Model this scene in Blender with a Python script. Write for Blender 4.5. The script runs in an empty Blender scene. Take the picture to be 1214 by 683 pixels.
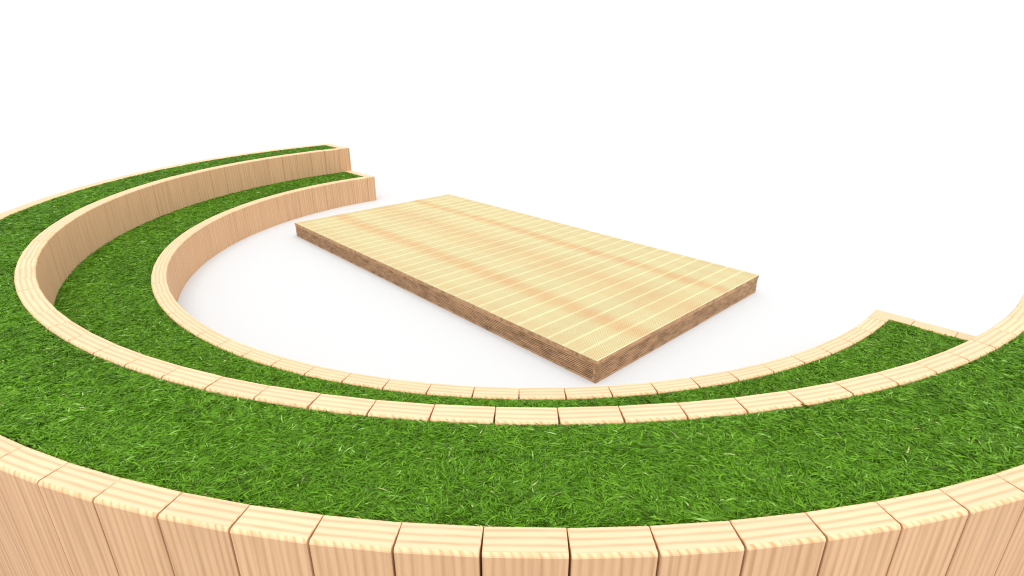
import bpy, bmesh, math, random
import numpy as np

random.seed(4)
rng = np.random.default_rng(11)
C = bpy.context.scene.collection
S = 0.0905                       # one timber thickness in metres

# measured layout, in timber thicknesses
R1, R2, R3 = 31.394, 37.961, 43.583          # inner radii of the three rings
H1, H2 = 3.374, 6.653                        # heights of the two tiers
ST1, ST2, ST3 = 0.06960, 0.05830, 0.05083    # angle of one timber in each ring
PH1, PH2, PH3 = 0.7919, 0.7716, 0.7737       # angle of a reference joint
Y0, Y1 = 0.24, 1.29                          # the end returns lie between these two lines
CH = 0.0066                                  # chamfer in metres

# ------------------------------------------------------------------ helpers
def tag(o, label=None, cat=None, group=None, kind=None):
    if label: o['label'] = label
    if cat: o['category'] = cat
    if group: o['group'] = group
    if kind: o['kind'] = kind
    return o

def empty(name, loc=(0, 0, 0)):
    o = bpy.data.objects.new(name, None); C.objects.link(o); o.location = loc
    o.empty_display_size = 0.2
    return o

def link(name, me, parent=None):
    o = bpy.data.objects.new(name, me); C.objects.link(o)
    if parent: o.parent = parent
    return o

def nodes(name):
    m = bpy.data.materials.new(name); m.use_nodes = True
    nt = m.node_tree
    b = nt.nodes['Principled BSDF']
    return m, nt, b

def N(nt, t, **kw):
    n = nt.nodes.new(t)
    for k, v in kw.items():
        if k.startswith('i_'): n.inputs[k[2:].replace('_', ' ')].default_value = v
        else: setattr(n, k, v)
    return n

def math_(nt, op, a, b=None, c=None, clamp=False):
    n = nt.nodes.new('ShaderNodeMath'); n.operation = op; n.use_clamp = clamp
    for i, v in enumerate((a, b, c)):
        if v is None: continue
        if isinstance(v, (int, float)): n.inputs[i].default_value = v
        else: nt.links.new(v, n.inputs[i])
    return n.outputs[0]

def mixc(nt, f, a, b):
    n = nt.nodes.new('ShaderNodeMix'); n.data_type = 'RGBA'
    if isinstance(f, (int, float)): n.inputs[0].default_value = f
    else: nt.links.new(f, n.inputs[0])
    for i, v in ((6, a), (7, b)):
        if isinstance(v, tuple): n.inputs[i].default_value = (*v, 1)
        else: nt.links.new(v, n.inputs[i])
    return n.outputs[2]

def noise(nt, vec, scale, detail=2, rough=0.5):
    n = nt.nodes.new('ShaderNodeTexNoise'); n.inputs['Scale'].default_value = scale
    n.inputs['Detail'].default_value = detail; n.inputs['Roughness'].default_value = rough
    nt.links.new(vec, n.inputs['Vector']); return n.outputs['Fac']

def combine(nt, x, y, z):
    n = nt.nodes.new('ShaderNodeCombineXYZ')
    for i, v in enumerate((x, y, z)):
        if isinstance(v, (int, float)): n.inputs[i].default_value = v
        else: nt.links.new(v, n.inputs[i])
    return n.outputs[0]

def ramp(nt, f, stops):
    n = nt.nodes.new('ShaderNodeValToRGB'); e = n.color_ramp.elements
    while len(e) < len(stops): e.new(0.5)
    for k, (p, c) in enumerate(stops): e[k].position = p; e[k].color = (*c, 1)
    nt.links.new(f, n.inputs[0]); return n.outputs[0]

# ------------------------------------------------------------------ timber materials
def timber(name, end, light, dark, warm):
    """pine: growth rings run along the block width on the sawn top, up and down on the faces"""
    m, nt, b = nodes(name)
    tc = N(nt, 'ShaderNodeTexCoord'); sp = N(nt, 'ShaderNodeSeparateXYZ')
    nt.links.new(tc.outputs['Object'], sp.inputs[0])
    rnd = N(nt, 'ShaderNodeObjectInfo').outputs['Random']
    x, y, z = sp.outputs
    off = math_(nt, 'MULTIPLY', rnd, 37.0)
    if end:
        across, along, other = y, x, z
        per, jit = S / 4.0, 0.30
    else:
        across, along, other = math_(nt, 'ADD', x, math_(nt, 'MULTIPLY', y, 0.83)), z, y
        per, jit = S / 3.9, 0.62
    # slow wobble along the grain
    w = noise(nt, combine(nt, math_(nt, 'ADD', math_(nt, 'MULTIPLY', across, 14.0), off), math_(nt, 'MULTIPLY', along, 3.2 if end else 1.6), off), 1.0, 3, 0.55)
    w2 = noise(nt, combine(nt, math_(nt, 'MULTIPLY', across, 60.0), math_(nt, 'MULTIPLY', along, 9.0 if end else 3.0), off), 1.0, 2)
    ph = math_(nt, 'ADD', math_(nt, 'MULTIPLY', across, 2 * math.pi / per), math_(nt, 'MULTIPLY', math_(nt, 'SUBTRACT', w, 0.5), 2 * math.pi * jit * 2))
    ph = math_(nt, 'ADD', ph, math_(nt, 'MULTIPLY', rnd, 1.6 if end else 5.0))
    s = math_(nt, 'MULTIPLY_ADD', math_(nt, 'SINE', ph), 0.5, 0.5)
    s = math_(nt, 'POWER', s, 2.2)
    if not end:
        st = noise(nt, combine(nt, math_(nt, 'ADD', math_(nt, 'MULTIPLY', math_(nt, 'ADD', across, math_(nt, 'MULTIPLY', math_(nt, 'SUBTRACT', w, 0.5), 0.012)), 78.0), off), math_(nt, 'MULTIPLY', along, 1.7), off), 1.0, 1.5, 0.5)
        st = math_(nt, 'MULTIPLY_ADD', st, 5.5, -2.55, clamp=True)
        s = math_(nt, 'MULTIPLY_ADD', s, 0.60, math_(nt, 'MULTIPLY', st, 0.50), clamp=True)
    s = math_(nt, 'MULTIPLY', s, math_(nt, 'MULTIPLY_ADD', w2, 1.1, 0.35), clamp=True)
    fine = noise(nt, combine(nt, math_(nt, 'MULTIPLY', across, 420.0), math_(nt, 'MULTIPLY', along, 22.0), off), 1.0, 3, 0.6)
    blotch = noise(nt, combine(nt, math_(nt, 'MULTIPLY', across, 16.0), math_(nt, 'MULTIPLY', along, 5.0), off), 1.0, 2)
    base = mixc(nt, math_(nt, 'MULTIPLY_ADD', blotch, 1.6, -0.45, clamp=True), light, warm)
    col = mixc(nt, s, base, dark)
    hsv = N(nt, 'ShaderNodeHueSaturation'); nt.links.new(col, hsv.inputs['Color'])
    v = math_(nt, 'MULTIPLY_ADD', math_(nt, 'SUBTRACT', fine, 0.5), 0.14, 0.98)
    v = math_(nt, 'ADD', v, math_(nt, 'MULTIPLY', rnd, 0.05))
    nt.links.new(v, hsv.inputs['Value'])
    nt.links.new(hsv.outputs[0], b.inputs['Base Color'])
    b.inputs['Roughness'].default_value = 0.72
    b.inputs['Specular IOR Level'].default_value = 0.15
    bp = N(nt, 'ShaderNodeBump'); bp.inputs['Strength'].default_value = 0.25; bp.inputs['Distance'].default_value = 0.0008
    nt.links.new(math_(nt, 'SUBTRACT', fine, math_(nt, 'MULTIPLY', s, 0.5)), bp.inputs['Height'])
    nt.links.new(bp.outputs[0], b.inputs['Normal'])
    return m

M_FACE = timber('timber_face', False, (0.680, 0.430, 0.250), (0.490, 0.292, 0.160), (0.640, 0.398, 0.220))
M_TOP = timber('timber_top', True, (0.67, 0.468, 0.300), (0.64, 0.325, 0.190), (0.67, 0.435, 0.270))
M_EDGE_LIT = timber('timber_arris_lit', False, (0.72, 0.520, 0.310), (0.64, 0.300, 0.140), (0.70, 0.500, 0.290))  # same wood as the faces; the light caught by the chamfers is painted in

def deck_mat(name, board):
    m, nt, b = nodes(name)
    tc = N(nt, 'ShaderNodeTexCoord'); sp = N(nt, 'ShaderNodeSeparateXYZ')
    nt.links.new(tc.outputs['Object'], sp.inputs[0])
    rnd = N(nt, 'ShaderNodeObjectInfo').outputs['Random']
    off = math_(nt, 'MULTIPLY', rnd, 23.0)
    x, y, z = sp.outputs                     # boards lie along their local y
    L = 21.586 * S
    g = noise(nt, combine(nt, math_(nt, 'ADD', math_(nt, 'MULTIPLY', x, 55.0), off), math_(nt, 'MULTIPLY', y, 2.2), math_(nt, 'MULTIPLY', z, 55.0)), 1.0, 3, 0.6)
    fine = noise(nt, combine(nt, math_(nt, 'MULTIPLY', x, 600.0), math_(nt, 'MULTIPLY', y, 14.0), math_(nt, 'MULTIPLY', z, 600.0)), 1.0, 2)
    if board:
        # brown growth marks lying at the same place on every board
        t = math_(nt, 'DIVIDE', y, S)        # 0 at board middle
        wob = math_(nt, 'MULTIPLY', math_(nt, 'SUBTRACT', noise(nt, combine(nt, math_(nt, 'MULTIPLY', x, 9.0), math_(nt, 'MULTIPLY', y, 1.5), off), 1.0, 2), 0.5), 1.3)
        t = math_(nt, 'ADD', t, wob)
        def bump(c, w, a):
            d = math_(nt, 'DIVIDE', math_(nt, 'SUBTRACT', t, c), w)
            return math_(nt, 'MULTIPLY', math_(nt, 'EXPONENT', math_(nt, 'MULTIPLY', math_(nt, 'MULTIPLY', d, d), -1.0)), a)
        c0 = -3.88                           # board middle, world y in thicknesses
        bands = bump(-9.55 - c0, 1.05, 0.9)
        for c, w, a in ((1.55, 0.75, 0.95), (-3.4, 1.5, 0.65), (-5.6, 0.8, 0.35), (-13.9, 0.8, 0.38), (-12.0, 0.5, 0.12), (4.4, 0.6, 0.22), (6.4, 0.5, 0.35), (-7.3, .4, .15), (-1.2, .5, .18)):
            bands = math_(nt, 'ADD', bands, bump(c - c0, w, a))
        side = noise(nt, combine(nt, math_(nt, 'ADD', math_(nt, 'MULTIPLY', x, 14.0), off), math_(nt, 'MULTIPLY', y, 3.0), 0.0), 1.0, 2)
        bands = math_(nt, 'MULTIPLY', bands, math_(nt, 'MULTIPLY_ADD', side, 1.3, 0.3), clamp=True)
        base = mixc(nt, math_(nt, 'MULTIPLY_ADD', g, 1.8, -0.5, clamp=True), (0.555, 0.515, 0.300), (0.565, 0.470, 0.252))
        col = mixc(nt, bands, base, (0.555, 0.375, 0.195))
        hgain, v0 = 0.16, 0.99
    else:
        kn = noise(nt, combine(nt, math_(nt, 'MULTIPLY', x, 26.0), math_(nt, 'MULTIPLY', y, 11.0), math_(nt, 'ADD', math_(nt, 'MULTIPLY', z, 26.0), off)), 1.0, 3, 0.6)
        base = mixc(nt, math_(nt, 'MULTIPLY_ADD', g, 2.2, -0.6, clamp=True), (0.60, 0.375, 0.215), (0.43, 0.260, 0.142))
        col = mixc(nt, math_(nt, 'MULTIPLY_ADD', kn, 3.4, -1.5, clamp=True), base, (0.25, 0.145, 0.074))
        hgain, v0 = 0.45, 1.0
    hsv = N(nt, 'ShaderNodeHueSaturation'); nt.links.new(col, hsv.inputs['Color'])
    v = math_(nt, 'MULTIPLY_ADD', math_(nt, 'SUBTRACT', fine, 0.5), hgain, v0)
    nt.links.new(math_(nt, 'ADD', v, math_(nt, 'MULTIPLY', math_(nt, 'SUBTRACT', rnd, 0.5), 0.05)), hsv.inputs['Value'])
    nt.links.new(hsv.outputs[0], b.inputs['Base Color'])
    b.inputs['Roughness'].default_value = 0.7; b.inputs['Specular IOR Level'].default_value = 0.15
    return m

M_DECK = deck_mat('deck_board_top', True)
M_FASC = deck_mat('deck_fascia', False)


def grass_mat():
    m, nt, b = nodes('grass_blades')
    at = N(nt, 'ShaderNodeAttribute', attribute_name='tint')
    col = ramp(nt, at.outputs['Fac'], [(0.0, (0.044, 0.096, 0.006)), (0.28, (0.084, 0.210, 0.008)), (0.60, (0.122, 0.300, 0.012)),
                                       (0.86, (0.19, 0.40, 0.022)), (0.95, (0.33, 0.58, 0.15)), (1.0, (0.46, 0.44, 0.20))])
    nt.links.new(col, b.inputs['Base Color'])
    b.inputs['Roughness'].default_value = 0.5
    b.inputs['Specular IOR Level'].default_value = 0.16
    out = nt.nodes['Material Output']
    tr = N(nt, 'ShaderNodeBsdfTranslucent'); nt.links.new(col, tr.inputs['Color'])
    mx = N(nt, 'ShaderNodeMixShader'); mx.inputs[0].default_value = 0.22
    nt.links.new(b.outputs[0], mx.inputs[1]); nt.links.new(tr.outputs[0], mx.inputs[2])
    nt.links.new(mx.outputs[0], out.inputs['Surface'])
    return m
def plain(name, col, rough=0.9):
    m, nt, b = nodes(name)
    tc = N(nt, 'ShaderNodeTexCoord')
    n = noise(nt, tc.outputs['Object'], 40.0, 3)
    nt.links.new(mixc(nt, n, tuple(c * 0.6 for c in col), tuple(min(1, c * 1.4) for c in col)), b.inputs['Base Color'])
    b.inputs['Roughness'].default_value = rough; b.inputs['Specular IOR Level'].default_value = 0.1
    return m
M_GRASS = grass_mat()
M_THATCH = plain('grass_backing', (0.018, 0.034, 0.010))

M_GROOVE = plain('deck_groove', (0.32, 0.265, 0.125))  # groove shade put into the colour, since denoising blurs the modelled grooves
M_FGROOVE, nt, b = nodes('fascia_groove')
tc = N(nt, 'ShaderNodeTexCoord'); mp = N(nt, 'ShaderNodeMapping'); mp.inputs['Scale'].default_value = (50, 13, 50)
nt.links.new(tc.outputs['Object'], mp.inputs['Vector'])
f_ = math_(nt, 'MULTIPLY_ADD', noise(nt, mp.outputs[0], 1.0, 3, 0.65), 5.0, -2.1, clamp=True)
nt.links.new(mixc(nt, f_, (0.46, 0.29, 0.165), (0.150, 0.090, 0.048)), b.inputs['Base Color'])  # shade of the fascia grooves painted as broken dark dashes
b.inputs['Roughness'].default_value = 0.9

# ------------------------------------------------------------------ ground
GROUND_A = 0.500
m_ground, nt, b = nodes('white_ground')
tc = N(nt, 'ShaderNodeTexCoord')
n = noise(nt, tc.outputs['Object'], 0.6, 3)
nt.links.new(mixc(nt, n, (GROUND_A * 0.985, GROUND_A * 0.993, GROUND_A), (GROUND_A, GROUND_A * 1.008, GROUND_A * 1.015)), b.inputs['Base Color'])
b.inputs['Roughness'].default_value = 0.9; b.inputs['Specular IOR Level'].default_value = 0.1
me = bpy.data.meshes.new('ground')
G = 400.0
me.from_pydata([(-G, -G, 0), (G, -G, 0), (G, G, 0), (-G, G, 0)], [], [(0, 1, 2, 3)])
me.materials.append(m_ground)
tag(link('ground', me), 'smooth bright white ground under the stage and the curved seating', 'ground', kind='structure')

# ------------------------------------------------------------------ timber blocks
def finish_block(bm, name, box):
    bm.normal_update()
    edges = [e for e in bm.edges if not all(v.co.z < 1e-4 for v in e.verts)]
    if box:
        top = max(v.co.z for v in bm.verts)
        a = [e for e in edges if all(v.co.z > top - 1e-4 for v in e.verts) and abs(e.verts[0].co.x - e.verts[1].co.x) > 0.05]
        bmesh.ops.bevel(bm, geom=a, offset=CH, offset_type='OFFSET', segments=1, profile=0.5, affect='EDGES')
        xm = max(v.co.x for v in bm.verts)
        edges = [e for e in bm.edges if all(abs(abs(v.co.x) - xm) < 1e-4 for v in e.verts) and not all(v.co.z < 1e-4 for v in e.verts)]
        bmesh.ops.bevel(bm, geom=edges, offset=0.0022, offset_type='OFFSET', segments=1, profile=0.5, affect='EDGES')
    else:
        bmesh.ops.bevel(bm, geom=edges, offset=0.003, offset_type='OFFSET', segments=1, profile=0.5, affect='EDGES')
    bm.normal_update()
    for f in bm.faces:
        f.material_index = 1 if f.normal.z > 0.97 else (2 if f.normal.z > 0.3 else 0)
        f.smooth = False
    me = bpy.data.meshes.new(name); bm.to_mesh(me); bm.free()
    me.materials.append(M_FACE); me.materials.append(M_TOP); me.materials.append(M_EDGE_LIT)
    return me

def prism(poly, h, name='timber_block'):
    """poly: counter-clockwise outline in metres, local"""
    bm = bmesh.new()
    lo = [bm.verts.new((x, y, 0)) for x, y in poly]; hi = [bm.verts.new((x, y, h)) for x, y in poly]
    bm.faces.new(list(reversed(lo))); bm.faces.new(hi)
    k = len(poly)
    for i in range(k): bm.faces.new((lo[i], lo[(i + 1) % k], hi[(i + 1) % k], hi[i]))
    return finish_block(bm, name, k == 4 and abs(poly[0][1] - poly[1][1]) < 1e-6)

def rect(w, t): return [(-w / 2, -t / 2), (w / 2, -t / 2), (w / 2, t / 2), (-w / 2, t / 2)]

def ring(root, R, step, ph, h, n0, n1):
    w = 2 * R * math.sin(step / 2) * S - (0.0012 if R < 35 else 0.0020)
    first = None
    rmid = (R * math.cos(step / 2) + 0.5) * S
    for n in range(n0, n1):
        th = ph + step * (n + 0.5)
        if first is None:
            first = o = link('timber_block', prism(rect(w, S), h * S), root)
        else:
            o = first.copy(); C.objects.link(o); o.parent = root
        j = random.uniform(-1, 1)
        o.location = (rmid * math.sin(th), -rmid * math.cos(th), 0)
        o.rotation_euler = (0, 0, th + j * 0.0012)
        o.scale = (1, 1, 1 + random.uniform(-0.0012, 0.0012))

def corner(root, R, th, h, side, Ro_corner=None, inner=True):
    """L shaped block that turns the ring into the straight end return"""
    # ring end at angle th (radius R .. R+1); side = +1 right, -1 left; inner=True: return runs outwards
    g = 0.012
    a = (R * math.sin(abs(th)), -R * math.cos(th)); b_ = ((R + 1) * math.sin(abs(th)), -(R + 1) * math.cos(th))
    def xr(r, y): return math.sqrt(r * r - y * y)
    xi1, xo0 = xr(R, Y1), xr(R + 1, Y0)
    if inner:
        pts = [(a[0], a[1] + g), (b_[0], b_[1] + g), (xo0, Y0), (xi1 + 2.17, Y0), (xi1 + 2.17, Y1), (xi1, Y1)]
        end = xi1 + 2.17
    else:
        xo1 = xr(R + 1, Y1); xi0 = xr(R, Y0)
        pts = [(a[0], a[1] + g), (b_[0], b_[1] + g), (xo1, Y1), (xo1 - 2.17, Y1), (xo1 - 2.17, Y0), (xi0, Y0)]
        end = xo1 - 2.17
    cx, cy = sum(p[0] for p in pts) / 6, sum(p[1] for p in pts) / 6
    loc = [((p[0] - cx) * S * side, (p[1] - cy) * S) for p in pts]
    if side < 0: loc.reverse()
    o = link('timber_block', prism(loc, h * S), root); o.location = (cx * S * side, cy * S, 0)
    return end

def straight(root, x0, x1, h, side, w=2.17):
    """end return blocks between |x| = x0 and x1"""
    x = x0
    while x < x1 - 0.25:
        e = min(x + 2.19, x1)
        ww = (e - x) * S - 0.0022
        o = link('timber_block', prism(rect(ww, (Y1 - Y0) * S), h * S), root)
        o.location = (side * (x + e) / 2 * S, (Y0 + Y1) / 2 * S, 0)
        x = e

# inner wall
w1 = tag(empty('curved_wall', (0, -R1 * S, 0)), 'innermost and lowest curved wall of pale timber blocks, standing round the white floor', 'timber wall', kind='thing')
w2 = tag(empty('curved_wall', (0, -R2 * S, 0)), 'middle curved wall of pale timber blocks rising between the lower and the upper grass steps', 'timber wall', kind='thing')
w3 = tag(empty('curved_wall', (0, -R3 * S, 0)), 'outermost curved wall of pale timber blocks, running along the bottom edge of the photo', 'timber wall', kind='thing')
def keep(root):      # children are placed in world metres; cancel the offset of the base empty
    for c in root.children:
        c.location = (c.location[0] - root.location[0], c.location[1] - root.location[1], 0)

def ends(R, step, ph, lim=1.5605):
    n1 = int(math.floor((lim - ph) / step)); n0 = int(math.ceil((-1.5800 - ph) / step))
    while ph + step * n0 < -1.577: n0 += 1
    return n0, n1
for root, R, st, ph, h in ((w1, R1, ST1, PH1, H1), (w2, R2, ST2, PH2, H2), (w3, R3, ST3, PH3, H2)):
    n0, n1 = ends(R, st, ph)
    ring(root, R, st, ph, h, n0, n1)
    tl, tr = ph + st * n0, ph + st * n1
    if root is w2:
        # plain square finish: the last timbers stand on the end line
        for th, sd in ((tr, 1), (tl, -1)):
            y_a = -R * math.cos(th) + 0.012
            xr = lambda r, y: math.sqrt(r * r - y * y)
            xa = R * math.sin(abs(th)); xb = (R + 1) * math.sin(abs(th)); yb = -(R + 1) * math.cos(th) + 0.012
            pts = [(xa, y_a), (xb, yb), (xr(R + 1, Y1), Y1), (xr(R, Y1), Y1)]
            if (Y1 - y_a) > 0.4:
                cx = sum(p[0] for p in pts) / 4; cy = sum(p[1] for p in pts) / 4
                loc = [((p[0] - cx) * S * sd, (p[1] - cy) * S) for p in pts]
                if sd < 0: loc.reverse()
                o = link('timber_block', prism(loc, h * S), root); o.location = (cx * S * sd, cy * S, 0)
    elif root is w1:
        for th, sd in ((tr, 1), (tl, -1)):
            e = corner(root, R, th, h, sd, inner=True)
            straight(root, e + 0.025, R2 - 0.03, h, sd)
    else:
        for th, sd in ((tr, 1), (tl, -1)):
            e = corner(root, R, th, h, sd, inner=False)
            straight(root, R2 + 1.03, e - 0.025, h, sd)
    keep(root)

# ------------------------------------------------------------------ stage
X0, X1, YA, YB, HS = -21.723, 21.399, -14.675, 6.911, 1.573
NB = 31
pitch = (X1 - X0) / NB * S
L = (YB - YA) * S
stage = tag(empty('stage', ((X0 + X1) / 2 * S, (YA + YB) / 2 * S, 0)), 'low rectangular stage of grooved pale decking boards on the white floor', 'stage')

def grooved(w, t, length, n, margin, depth, gw):
    """board profile (x across, z up, grooves on the +z face) swept along y; mid of base at the origin"""
    prof = [(-w / 2, 0), (w / 2, 0), (w / 2, t - 0.0012), (w / 2 - 0.0012, t)]
    p = (w - 2 * margin) / n
    top = []
    for i in range(n):
        c = w / 2 - margin - p * (i + 0.5)
        top += [(c + gw / 2, t), (c + gw / 2 - 0.0006, t - depth), (c - gw / 2 + 0.0006, t - depth), (c - gw / 2, t)]
    prof += top + [(-w / 2 + 0.0012, t), (-w / 2, t - 0.0012)]
    bm = bmesh.new(); k = len(prof)
    a = [bm.verts.new((x, -length / 2, z)) for x, z in prof]; c = [bm.verts.new((x, length / 2, z)) for x, z in prof]
    bm.faces.new(a); bm.faces.new(list(reversed(c)))
    for i in range(k): bm.faces.new((a[(i + 1) % k], a[i], c[i], c[(i + 1) % k]))
    bmesh.ops.recalc_face_normals(bm, faces=bm.faces)
    bm.normal_update()
    return bm

BT = 0.024
bm = grooved(pitch - 0.0005, BT, L, 11, 0.0085, 0.0034, 0.0046)
for f in bm.faces:
    outer = abs(f.normal.y) > 0.9 or (abs(f.normal.x) > 0.9 and abs(f.calc_center_median().x) > pitch * 0.45) or f.normal.z < -0.5
    c = f.calc_center_median()
    f.material_index = 1 if outer else (2 if c.z < BT - 0.003 else 0)
me = bpy.data.meshes.new('deck_board'); bm.to_mesh(me); bm.free()
me.materials.append(M_DECK); me.materials.append(M_FASC); me.materials.append(M_GROOVE)
first = None
for i in range(NB):
    if first is None: first = o = link('deck_board', me, stage)
    else:
        o = first.copy(); C.objects.link(o); o.parent = stage
    o.location = (-(X1 - X0) / 2 * S + pitch * (i + 0.5), random.uniform(-0.0006, 0.0006), HS * S - BT)
fh = HS * S - BT - 0.002
ft = 0.024
def fascia(length, loc, rz):
    bm = grooved(fh, ft, length, 8, 0.012, 0.005, 0.0056)
    # stand it on edge: profile x -> z, profile z -> outward (local +x)
    for v in bm.verts:
        x, y, z = v.co; v.co = (z, y, fh / 2 - x)
    bmesh.ops.recalc_face_normals(bm, faces=bm.faces)
    for f in bm.faces:
        c = f.calc_center_median(); f.material_index = 1 if abs(f.normal.x) > 0.9 and ft - 0.006 < c.x < ft - 0.003 or (abs(f.normal.z) > 0.9 and ft - 0.003 < c.x < ft - 0.002) else 0
    me = bpy.data.meshes.new('fascia_board'); bm.to_mesh(me); bm.free(); me.materials.append(M_FASC); me.materials.append(M_FGROOVE)
    o = link('fascia_board', me, stage); o.location = loc; o.rotation_euler = (0, 0, rz); return o
hw, hl = (X1 - X0) / 2 * S, L / 2
ins = 0.003
fascia(L - 2 * ins, (hw - ft - ins, 0, 0.0005), 0)
fascia(L - 2 * ins, (-hw + ft + ins, 0, 0.0005), math.pi)
fascia(2 * hw - 2 * ft - 2 * ins - 0.003, (0, -hl + ft + ins, 0.0005), -math.pi / 2)
fascia(2 * hw - 2 * ft - 2 * ins - 0.003, (0, hl - ft - ins, 0.0005), math.pi / 2)

# ------------------------------------------------------------------ camera
cam = bpy.data.cameras.new('camera'); co = bpy.data.objects.new('camera', cam); C.objects.link(co)
co.location = (39.405 * S, -38.528 * S, 18.129 * S)
co.rotation_euler = (math.pi / 2 - 0.3817, 0, 0.8180)
cam.sensor_fit = 'HORIZONTAL'; cam.sensor_width = 36; cam.lens = 663.24 / 1214 * 36
cam.clip_start = 0.02; cam.clip_end = 1500
bpy.context.scene.camera = co
CAM = np.array(co.location)

# ------------------------------------------------------------------ grass
def vnoise(x, y, scale, seed):
    r = np.random.default_rng(seed); g = r.random((257, 257))
    u, v = (x * scale) % 256, (y * scale) % 256
    i, j = u.astype(int), v.astype(int); fu, fv = u - i, v - j
    fu = fu * fu * (3 - 2 * fu); fv = fv * fv * (3 - 2 * fv)
    i1, j1 = (i + 1) % 257, (j + 1) % 257
    return (g[i, j] * (1 - fu) + g[i1, j] * fu) * (1 - fv) + (g[i, j1] * (1 - fu) + g[i1, j1] * fu) * fv

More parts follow.
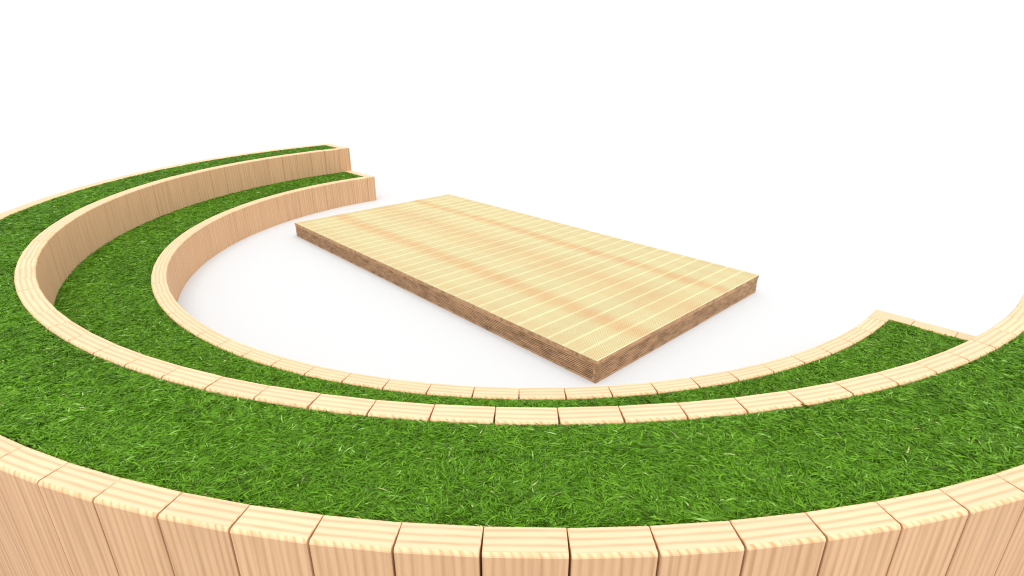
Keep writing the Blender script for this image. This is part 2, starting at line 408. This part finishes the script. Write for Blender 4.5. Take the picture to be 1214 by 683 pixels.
def lawn(name, ra, rb, h, label, k):
    """ra, rb, h in thicknesses: a half ring of turf between two walls"""
    zb = (h - 0.15) * S
    ra_, rb_ = ra * S, rb * S
    # candidates, thinned with distance from the camera position of a visitor looking over the wall
    dmax = 95000
    area = math.pi / 2 * (rb_ ** 2 - ra_ ** 2)
    n = int(area * dmax)
    th = rng.uniform(-1.578, 1.578, n); r = np.sqrt(rng.uniform(ra_ ** 2, rb_ ** 2, n))
    x, y = r * np.sin(th), -r * np.cos(th)
    keepm = (y < Y0 * S)
    d = np.sqrt((x - CAM[0]) ** 2 + (y - CAM[1]) ** 2 + (h * S - CAM[2]) ** 2)
    p = np.clip((1.5 / d) ** 0.8, 0.33, 1.0)
    keepm &= rng.random(n) < p
    x, y, d = x[keepm], y[keepm], d[keepm]; r = r[keepm]
    n = len(x)
    sc = np.clip((d / 1.7) ** 0.35, 1.0, 1.4)             # farther blades a little broader
    az = 2 * math.pi * 1.6 * vnoise(x + 9, y + 9, 7.0, 5) + rng.normal(0, 1.25, n)
    Ln = rng.uniform(0.024, 0.066, n) * (0.75 + 0.25 * sc)
    Ln *= np.where(rng.random(n) < 0.05, 1.35, 1.0)
    Hn = np.clip(rng.normal(0.52, 0.20, n) + 0.12 * (vnoise(x + 5, y + 5, 16.0, 8) - 0.5), 0.1, 0.92) * 0.15 * S
    Hn *= np.clip(0.45 + (r - ra_) / 0.03, 0.45, 1.0)          # trimmed low along the timber edge
    W = rng.uniform(0.0012, 0.0026, n) * sc
    dx, dy = np.cos(az), np.sin(az)
    # keep the blades inside the walls: turn the ones that would cross
    tx, ty = x + dx * Ln, y + dy * Ln
    tr = np.hypot(tx, ty)
    bad = (tr > rb_ - 0.001) | (tr < ra_ + 0.001) | (ty > (Y0 + 0.0) * S)
    s_ = np.where(bad, 0.25, 1.0); Ln = Ln * s_
    # sideways bend
    bend = rng.normal(0, 0.20, n)
    nx, ny = -dy, dx
    roll = rng.normal(0, 0.65, n)
    cr, sr = np.cos(roll), np.sin(roll)
    prof = ((0.0, 0.0, 1.0), (0.22, 0.55, 1.0), (0.62, 1.0, 0.85), (1.0, 1.0, 0.08))
    V = np.empty((n, 4, 2, 3))
    for i, (a, hh, ww) in enumerate(prof):
        cx = x + dx * Ln * a + nx * bend * Ln * a * a
        cy = y + dy * Ln * a + ny * bend * Ln * a * a
        cz = zb + Hn * hh
        for j, sgn in enumerate((-1, 1)):
            V[:, i, j, 0] = cx + nx * sgn * W * ww * cr
            V[:, i, j, 1] = cy + ny * sgn * W * ww * cr
            V[:, i, j, 2] = cz + sgn * W * ww * sr
    V[:, :, :, 2] = np.maximum(V[:, :, :, 2], zb + 0.0003)
    V = V.reshape(-1, 3)
    base = (np.arange(n) * 8)[:, None]
    F = np.concatenate([base + np.array([0, 1, 3, 2]), base + np.array([2, 3, 5, 4]), base + np.array([4, 5, 7, 6])], axis=1).reshape(-1, 4)
    patch = vnoise(x + 9, y + 9, 11.0, 21)
    patch2 = vnoise(x + 3, y + 9, 2.6, 33)
    tint = np.clip(rng.normal(0.40, 0.205, n) + 0.18 * (patch - 0.5) + 0.10 * (patch2 - 0.5) + 0.1 * (Hn / (0.3 * S) - 0.6), 0.0, 0.90)
    pale = rng.random(n) < 0.013; tint[pale] = rng.uniform(0.9, 1.0, pale.sum())
    tint = np.repeat(tint, 8)
    # backing sheet
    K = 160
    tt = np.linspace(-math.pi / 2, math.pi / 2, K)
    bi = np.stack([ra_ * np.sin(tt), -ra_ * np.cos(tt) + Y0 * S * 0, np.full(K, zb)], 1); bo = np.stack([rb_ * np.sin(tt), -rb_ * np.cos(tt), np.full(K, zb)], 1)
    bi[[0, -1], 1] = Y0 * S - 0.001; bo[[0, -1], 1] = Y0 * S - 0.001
    o0 = len(V)
    V = np.concatenate([V, bi, bo])
    q = np.arange(K - 1)[:, None] + o0
    FB = np.concatenate([q, q + K, q + K + 1, q + 1], axis=1)
    nb = len(F); F = np.concatenate([F, FB])
    me = bpy.data.meshes.new(name)
    me.vertices.add(len(V)); me.vertices.foreach_set('co', V.astype(np.float32).ravel())
    me.loops.add(F.size); me.loops.foreach_set('vertex_index', F.astype(np.int32).ravel())
    me.polygons.add(len(F)); me.polygons.foreach_set('loop_start', (np.arange(len(F)) * 4).astype(np.int32))
    mi = np.zeros(len(F), np.int32); mi[nb:] = 1
    me.materials.append(M_GRASS); me.materials.append(M_THATCH)
    me.update(calc_edges=True)
    me.polygons.foreach_set('material_index', mi)
    a = me.attributes.new('tint', 'FLOAT', 'POINT')
    a.data.foreach_set('value', np.concatenate([tint, np.zeros(2 * K)]).astype(np.float32))
    me.polygons.foreach_set('use_smooth', np.ones(len(F), bool))
    o = link(name, me)
    tag(o, label, 'grass', kind='stuff')
    print(name, n, 'blades')
    return o

lawn('grass', R1 + 1.0, R2 * math.cos(ST2 / 2), H1, 'short green grass filling the lower curved step between the inner and middle timber walls', 1)
lawn('grass', R2 + 1.0, R3 * math.cos(ST3 / 2), H2, 'short green grass filling the upper curved step between the middle and outermost timber walls', 2)

# ------------------------------------------------------------------ light
sc = bpy.context.scene
w = bpy.data.worlds.new('World'); sc.world = w; w.use_nodes = True
bg = w.node_tree.nodes['Background']
bg.inputs['Color'].default_value = (1.0, 1.0, 1.0, 1); bg.inputs['Strength'].default_value = 1.10
sun = bpy.data.lights.new('sun', 'SUN'); so = bpy.data.objects.new('sun', sun); C.objects.link(so)
sun.energy = 3.1; sun.angle = math.radians(58); sun.color = (1.0, 0.995, 0.985)
so.rotation_euler = (math.radians(4), math.radians(13), 0)
so.location = (0, 0, 12)
sc.view_settings.view_transform = 'Standard'; sc.view_settings.look = 'None'
sc.view_settings.exposure = 0; sc.view_settings.gamma = 1; sc.view_settings.use_curve_mapping = False
sc.cycles.pixel_filter_type = 'BLACKMAN_HARRIS'; sc.cycles.filter_width = 1.2
sc.cycles.max_bounces = 6; sc.cycles.diffuse_bounces = 4; sc.cycles.use_denoising = True
